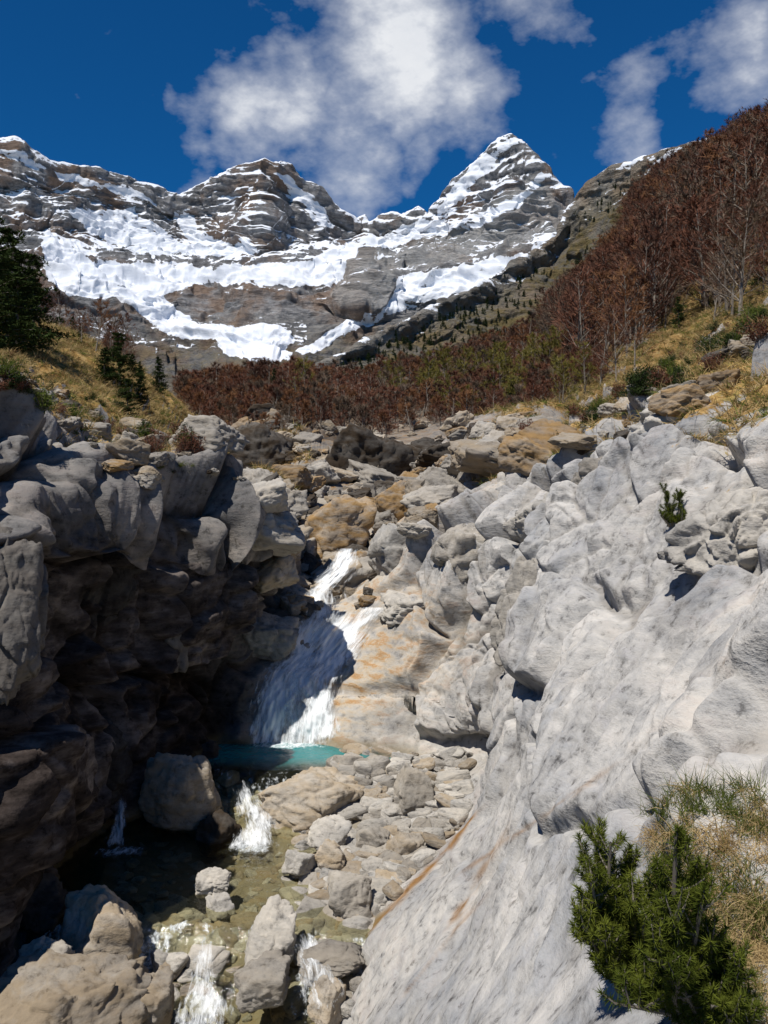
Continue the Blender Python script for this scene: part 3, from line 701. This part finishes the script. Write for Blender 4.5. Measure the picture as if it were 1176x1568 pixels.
fall('cascade',[(285,350,1440,12.9),(265,360,1490,12.2),(245,365,1540,11.7),(230,365,1585,11.4)],dens=-.01,nu=50,nv=50)
fall('cascade',[(445,490,1430,12.9),(450,520,1480,12.1),(455,545,1545,11.6)],dens=.02,nu=40,nv=50)
# ---------------- mountains
def interp_rows(rows,pxs):
    Y_=[];D_=[]
    for (yy,dd) in rows:
        yy=np.array(yy,float);dd=np.array(dd,float)
        Y_.append(np.interp(pxs,yy[:,0],yy[:,1]));D_.append(np.interp(pxs,dd[:,0],dd[:,1]))
    return np.array(Y_),np.array(D_)
sky1=[(-400,260),(-200,240),(-60,228),(0,222),(22,226),(45,240),(75,262),(130,272),(200,288),(240,300),(268,318),(290,306),(330,285),(365,268),(385,262),(405,253),(418,262),(430,258),(447,264),(460,285),(490,300),(505,325),(530,345),(548,360),(557,342),(563,357),(600,338),(615,345),(640,330),(655,342),(680,305),(710,272),(740,242),(770,218),(785,217),(805,235),(820,255),(840,285),(865,303),(873,330),(900,345),(1000,350),(1200,350),(1600,340)]
D1=[(-400,2700),(0,2700),(270,3000),(400,2850),(550,3150),(650,3050),(780,2750),(880,2750),(1600,2750)]
def off(D,k): return [(a,b_*k) for a,b_ in D]
rows=[
 ([(-400,560),(1600,560)],off(D1,1.35)),
 (sky1,D1),
 ([(-400,300),(0,300),(100,305),(200,325),(268,340),(330,325),(405,300),(460,320),(530,362),(560,375),(650,365),(700,335),(780,290),(840,320),(880,355),(1600,380)],off(D1,.975)),
 ([(-400,350),(0,345),(100,350),(200,365),(300,375),(405,370),(470,385),(540,385),(600,385),(700,375),(780,350),(870,355),(1600,400)],off(D1,.945)),
 ([(-400,400),(0,390),(120,400),(300,405),(460,400),(520,415),(560,385),(620,405),(700,400),(840,370),(1600,420)],[(-400,2430),(0,2430),(270,2680),(450,2640),(560,2640),(700,2560),(880,2480),(1600,2480)]),
 ([(-400,450),(0,440),(120,455),(300,450),(440,445),(500,455),(560,460),(600,470),(650,440),(840,400),(1600,450)],[(-400,2250),(0,2250),(270,2450),(480,2480),(550,2360),(620,2420),(700,2380),(880,2300),(1600,2300)]),
 ([(-400,520),(0,520),(200,500),(350,510),(500,500),(600,500),(1600,500)],off(D1,.78)),
 ([(-400,590),(0,590),(300,570),(450,560),(600,550),(1600,560)],off(D1,.72)),
 ([(-400,680),(0,680),(250,640),(600,640),(1600,650)],off(D1,.6))]
pxs=np.concatenate([np.linspace(-400,-20,60),np.linspace(-18,900,820),np.linspace(905,1600,60)])
Yr,Dr=interp_rows(rows,pxs)
ts=spacing([8,70,70,70,60,60,50,30]); 
Lw=crw(ts,len(rows)); Yg=Lw@Yr; Dg=Lw@Dr
PXm=np.broadcast_to(pxs,Yg.shape)
MP=np.stack([(PXm-588)/F*Dg,Dg,(784-Yg)/F*Dg],-1)
MN=gnormals(MP); MN=np.where((MN[...,1:2]>0),-MN,MN)
MN=MN*np.array([1,1,.6]); MN/=np.linalg.norm(MN,axis=-1,keepdims=True)
amp=np.interp(ts,[0,.9,1,1.25,1.8,8],[1,.3,.05,.4,1,1])[:,None]
wp=MP+30*np.stack([vnoise(MP/90,1),vnoise(MP/90,2),vnoise(MP/90,3)],-1)
tilt=np.array([0,0,1])*(MP[...,0:1]*.16)
rid=fbm(wp/280.,7,21,.55,True); strata=fbm((wp+tilt)/np.array([300,300,24]),5,25,.55)
fd,fo,fe=facet((wp+tilt)/np.array([170,170,90])+2,61)
fd2,fo2,fe2=facet((wp+tilt)/np.array([60,60,24])+2,62)
hz=MP[...,2]+MP[...,0]*.16+28*fbm(MP/160.,4,63)
fr_=(hz/62.)%1.0; ter=np.where(fr_<.8,fr_/.8,(1-fr_)/.2)
fr2=(hz/23.)%1.0; ter2=np.where(fr2<.8,fr2/.8,(1-fr2)/.2)
tm=np.clip(.6+fbm(MP/200.,3,64)*1.5,0,1)
md=amp*blur(58*rid+16*strata+22*fd+8*fo+9*fd2+4*fo2+tm*(20*ter+7*ter2),1)
MP1=MP+MN*md[...,None]
MP1[...,2]+= (np.exp(-((ts-1)/.25)**2))[:,None]*8*fbm(MP/30.,5,77,.65)
MPX=588+F*MP1[...,0]/MP1[...,1]; MPY=784-F*MP1[...,2]/MP1[...,1]
n_=gnormals(MP1); n_=np.where(n_[...,1:2]>0,-n_,n_)
jx=MPX+16*fbm(MP1/90.,5,33,.6); jy=MPY+12*fbm(MP1/70.,5,34,.6)
polys=[[(100,312),(150,322),(200,318),(245,350),(290,372),(380,368),(410,385),(330,395),(230,388),(170,378),(135,355)],
[(60,340),(100,375),(160,383),(130,397),(250,404),(330,406),(420,402),(470,402),(520,378),(548,366),(560,372),(540,398),(512,440),(440,442),(380,432),(300,437),(240,457),(160,457),(110,452),(80,430)],
[(160,445),(250,455),(300,495),(360,500),(420,495),(455,515),(440,545),(405,555),(370,548),(345,545),(330,522),(270,520),(235,500),(200,470)],
[(610,420),(690,410),(760,395),(860,360),(860,375),(780,428),(700,445),(620,475),(540,510),(470,545),(455,535),(520,495),(580,470),(600,450)],
[(655,345),(680,303),(710,268),(740,240),(785,215),(800,225),(765,245),(730,285),(705,315),(680,335)],
[(690,340),(760,318),(800,290),(828,255),(835,270),(800,315),(740,345),(660,365),(600,378),(560,380),(570,362),(640,335)],
[(265,315),(300,325),(310,355),(340,372),(300,375),(270,345)],
[(420,262),(450,268),(500,320),(520,350),(490,345),(450,310)],
[(-100,235),(30,228),(70,262),(50,262),(0,240)],[(75,262),(200,290),(265,318),(210,305),(90,275)]]
snow=np.zeros(MPX.shape)
for pl in polys: snow=np.maximum(snow,inpoly(jx,jy,pl).astype(float))
snow=blur(snow,3)
st_=np.stack([MP1[...,0]/100,MP1[...,1]/100,(MP1[...,2]+MP1[...,0]*.16)/20],-1)
band_=fbm(st_,6,44,.68)
alt=np.clip((490-MPY)/120,0,1)
gen=.41+.85*band_+.65*(n_[...,2]-.5)-.25*n_[...,0]*1.0+.14*(alt-.5)*2
gen=np.where(MPY>545,gen-.5,gen)
low=np.clip((MPY-445)/60,0,1)*np.clip((560-MPY)/30,0,1)*(MPX<470)
gen=gen+low*.12
butt=blur(inpoly(jx,jy,[(545,375),(600,385),(700,345),(790,285),(820,265),(872,330),(870,355),(760,385),(690,405),(610,412),(590,470),(520,470),(505,450)]).astype(float),3)
gen=gen-.22*butt
core=snow*(1.0+.5*band_+.3*(n_[...,2]-.5))
snow=np.clip(np.maximum(core,np.clip(gen,0,.8)*np.maximum(alt**.4,low*.85)),0,1)
veg=np.clip((MPY-470)/70,0,1)*.7
mesh_from('snowy_mountains',MP1.reshape(-1,3),gridfaces(*MP1.shape[:2]),[mountain_mat('mountain_rock',(.27,.265,.265),(.33,.22,.15))],True,dict(snow=snow,veg=veg,pale=butt))
cr=[(-100,620),(300,625),(420,600),(480,565),(600,505),(740,440),(850,375),(868,338),(880,318),(900,300),(940,275),(1000,255),(1055,238),(1176,205),(1300,180),(1700,100)]
DR=[(-100,800),(420,900),(600,1050),(870,1400),(1055,1200),(1700,1000)]
rows2=[([(-100,700),(600,640),(1700,400)],off(DR,1.3)),(cr,DR),
 ([(a,b_+ (35 if a>860 else 28)) for a,b_ in cr],off(DR,.975)),
 ([(-100,640),(420,620),(600,560),(740,510),(870,430),(1000,350),(1700,250)],off(DR,.92)),
 ([(-100,660),(420,640),(600,600),(740,570),(870,520),(1000,440),(1700,400)],off(DR,.83)),
 ([(-100,700),(420,680),(600,660),(870,640),(1700,640)],off(DR,.65))]
pxs=np.concatenate([np.linspace(-100,380,40),np.linspace(384,1176,600),np.linspace(1180,1700,60)])
Yr,Dr=interp_rows(rows2,pxs); ts=spacing([8,50,70,70,40]); Lw=crw(ts,len(rows2));Yg=Lw@Yr;Dg=Lw@Dr
PXm=np.broadcast_to(pxs,Yg.shape)
RP=np.stack([(PXm-588)/F*Dg,Dg,(784-Yg)/F*Dg],-1)
RN=gnormals(RP); RN=np.where(RN[...,1:2]>0,-RN,RN)
RN=RN*np.array([1,1,.6]); RN/=np.linalg.norm(RN,axis=-1,keepdims=True)
amp=np.interp(ts,[0,.9,1,1.4,2,8],[1,.3,.15,.6,1,1])[:,None]
fd,fo,fe=facet(RP/np.array([60,60,36])+2,65); fd2,fo2,fe2=facet(RP/np.array([22,22,10])+2,66)
RP1=RP+RN*blur(amp*(20*fbm(RP/120.,6,121,.55,True)+8*fbm(RP/np.array([90,90,14]),5,125)+8*fd+4*fo+3.5*fd2+2*fo2),1)[...,None]
RP1[...,2]+=(np.exp(-((ts-1)/.3)**2))[:,None]*5*fbm(RP/14.,4,78)
RX=588+F*RP1[...,0]/RP1[...,1]; RY=784-F*RP1[...,2]/RP1[...,1]
n_=gnormals(RP1); n_=np.where(n_[...,1:2]>0,-n_,n_)
tt=np.broadcast_to(ts[:,None],RX.shape)
b2_=fbm(np.stack([RP1[...,0]/60,RP1[...,1]/60,RP1[...,2]/14],-1),6,47,.65)
snow=np.clip((.42+.8*b2_+.4*(n_[...,2]-.4))*np.clip((2.6-tt)/.8,0,1)*np.where(RX>860,1,.9),0,.85)
snow=np.where(RX<480,0,snow)
veg=np.clip((tt-1.6)/.8,0,1)
mesh_from('mountain_ridge',RP1.reshape(-1,3),gridfaces(*RP1.shape[:2]),[mountain_mat('ridge_rock',(.28,.26,.23),(.36,.26,.17))],True,dict(snow=snow,veg=veg,pale=snow*0))
rf=RP1.reshape(-1,3); mk=np.nonzero((tt.ravel()>1.5)&(tt.ravel()<3.6)&(RX.ravel()>430)&(fbm(RP1/90.,3,90).ravel()>.0))[0]
pk=rng.choice(mk,520); pt=rf[pk]; scatter('distant_pines',pines,pt,*tparams(len(pt),.6,1.1,21,.03))
base=mesh_from('ground',[(-9000,-6000,-12),(9000,-6000,-12),(9000,12000,-12),(-9000,12000,-12)],[(0,1,2,3)],[simple('ground_soil',(.10,.08,.05),(.16,.13,.08),scale=.02)])
# ---------------- camera
cam=bpy.data.cameras.new('camera'); co=bpy.data.objects.new('camera',cam); scene.collection.objects.link(co)
co.rotation_euler=(math.radians(90),0,0); cam.sensor_fit='VERTICAL'; cam.sensor_height=24; cam.lens=12/ (784/F); cam.clip_start=.05; cam.clip_end=30000
scene.camera=co
# ---------------- light
tosun=Vector((-.29,-.46,.84)).normalized()
sl_=bpy.data.lights.new('sun','SUN'); sl_.energy=5.0; sl_.angle=math.radians(.5); sl_.color=(1,.95,.87)
so=bpy.data.objects.new('sun',sl_); scene.collection.objects.link(so); so.rotation_euler=tosun.to_track_quat('Z','Y').to_euler()
wd=bpy.data.worlds.new('World'); scene.world=wd; wd.use_nodes=True; nt=wd.node_tree; nt.nodes.clear()
out=node(nt,'ShaderNodeOutputWorld')
sk=node(nt,'ShaderNodeTexSky',{'sky_type':'NISHITA','sun_disc':False}); sk.sun_elevation=math.asin(tosun.z); sk.sun_rotation=math.atan2(tosun.x,tosun.y); sk.altitude=1500; sk.air_density=1.0; sk.dust_density=.1; sk.ozone_density=2.5
dirv=node(nt,'ShaderNodeTexCoord').outputs['Generated']
col=mixc(nt,1.,sk.outputs[0],(.055,.46,.82),'MULTIPLY')
nz=node(nt,'ShaderNodeTexNoise',None,{'Vector':dirv,'Scale':6.,'Detail':4.,'Roughness':.62})
warp=node(nt,'ShaderNodeVectorMath',{'operation':'MULTIPLY_ADD'},{0:nz.outputs[1],1:(.20,.20,.20),2:dirv}).outputs[0]
blobs=[(610,40,155,1.05),(580,110,130,.98),(430,155,90,.85),(350,175,65,.62),(540,250,100,.74),(350,295,60,.6),(650,235,60,.55),(1130,60,80,.58),(985,215,80,.44),(820,10,80,.5),(700,150,80,.7)]
mask=None
for (bx,by,br,st) in blobs:
    c=Vector(((bx-588)/F,1,(784-by)/F)).normalized()+Vector((.10,.10,.10))
    ds=node(nt,'ShaderNodeVectorMath',{'operation':'DISTANCE'},{0:warp,1:tuple(c)}).outputs['Value']
    g=node(nt,'ShaderNodeMapRange',{'interpolation_type':'SMOOTHSTEP'},{0:ds,1:0.0,2:br/F*1.5,3:st,4:0.0}).outputs[0]
    mask=g if mask is None else M(nt,'MAXIMUM',mask,g)
n2=noise(nt,mapping(nt,dirv,(1,1,1.6),(0,.5,0)),12,5,.62)
dens=ramp(nt,M(nt,'ADD',mask,M(nt,'MULTIPLY',M(nt,'SUBTRACT',n2,.5),1.35)),[(.18,0.),(.6,.38),(1.,.97)])
cc_=mixc(nt,n2,(6.,6.5,7.4),(10.5,10.5,10.5))
col=mixc(nt,dens,col,cc_)
bg=node(nt,'ShaderNodeBackground',None,{'Color':col,'Strength':.095}); nt.links.new(bg.outputs[0],out.inputs[0])
try:
    wd.cycles.sampling_method='MANUAL'; wd.cycles.sample_map_resolution=256
except Exception as e: print(e)
scene.view_settings.view_transform='Standard'; scene.view_settings.look='None'; scene.view_settings.exposure=0
print('done')
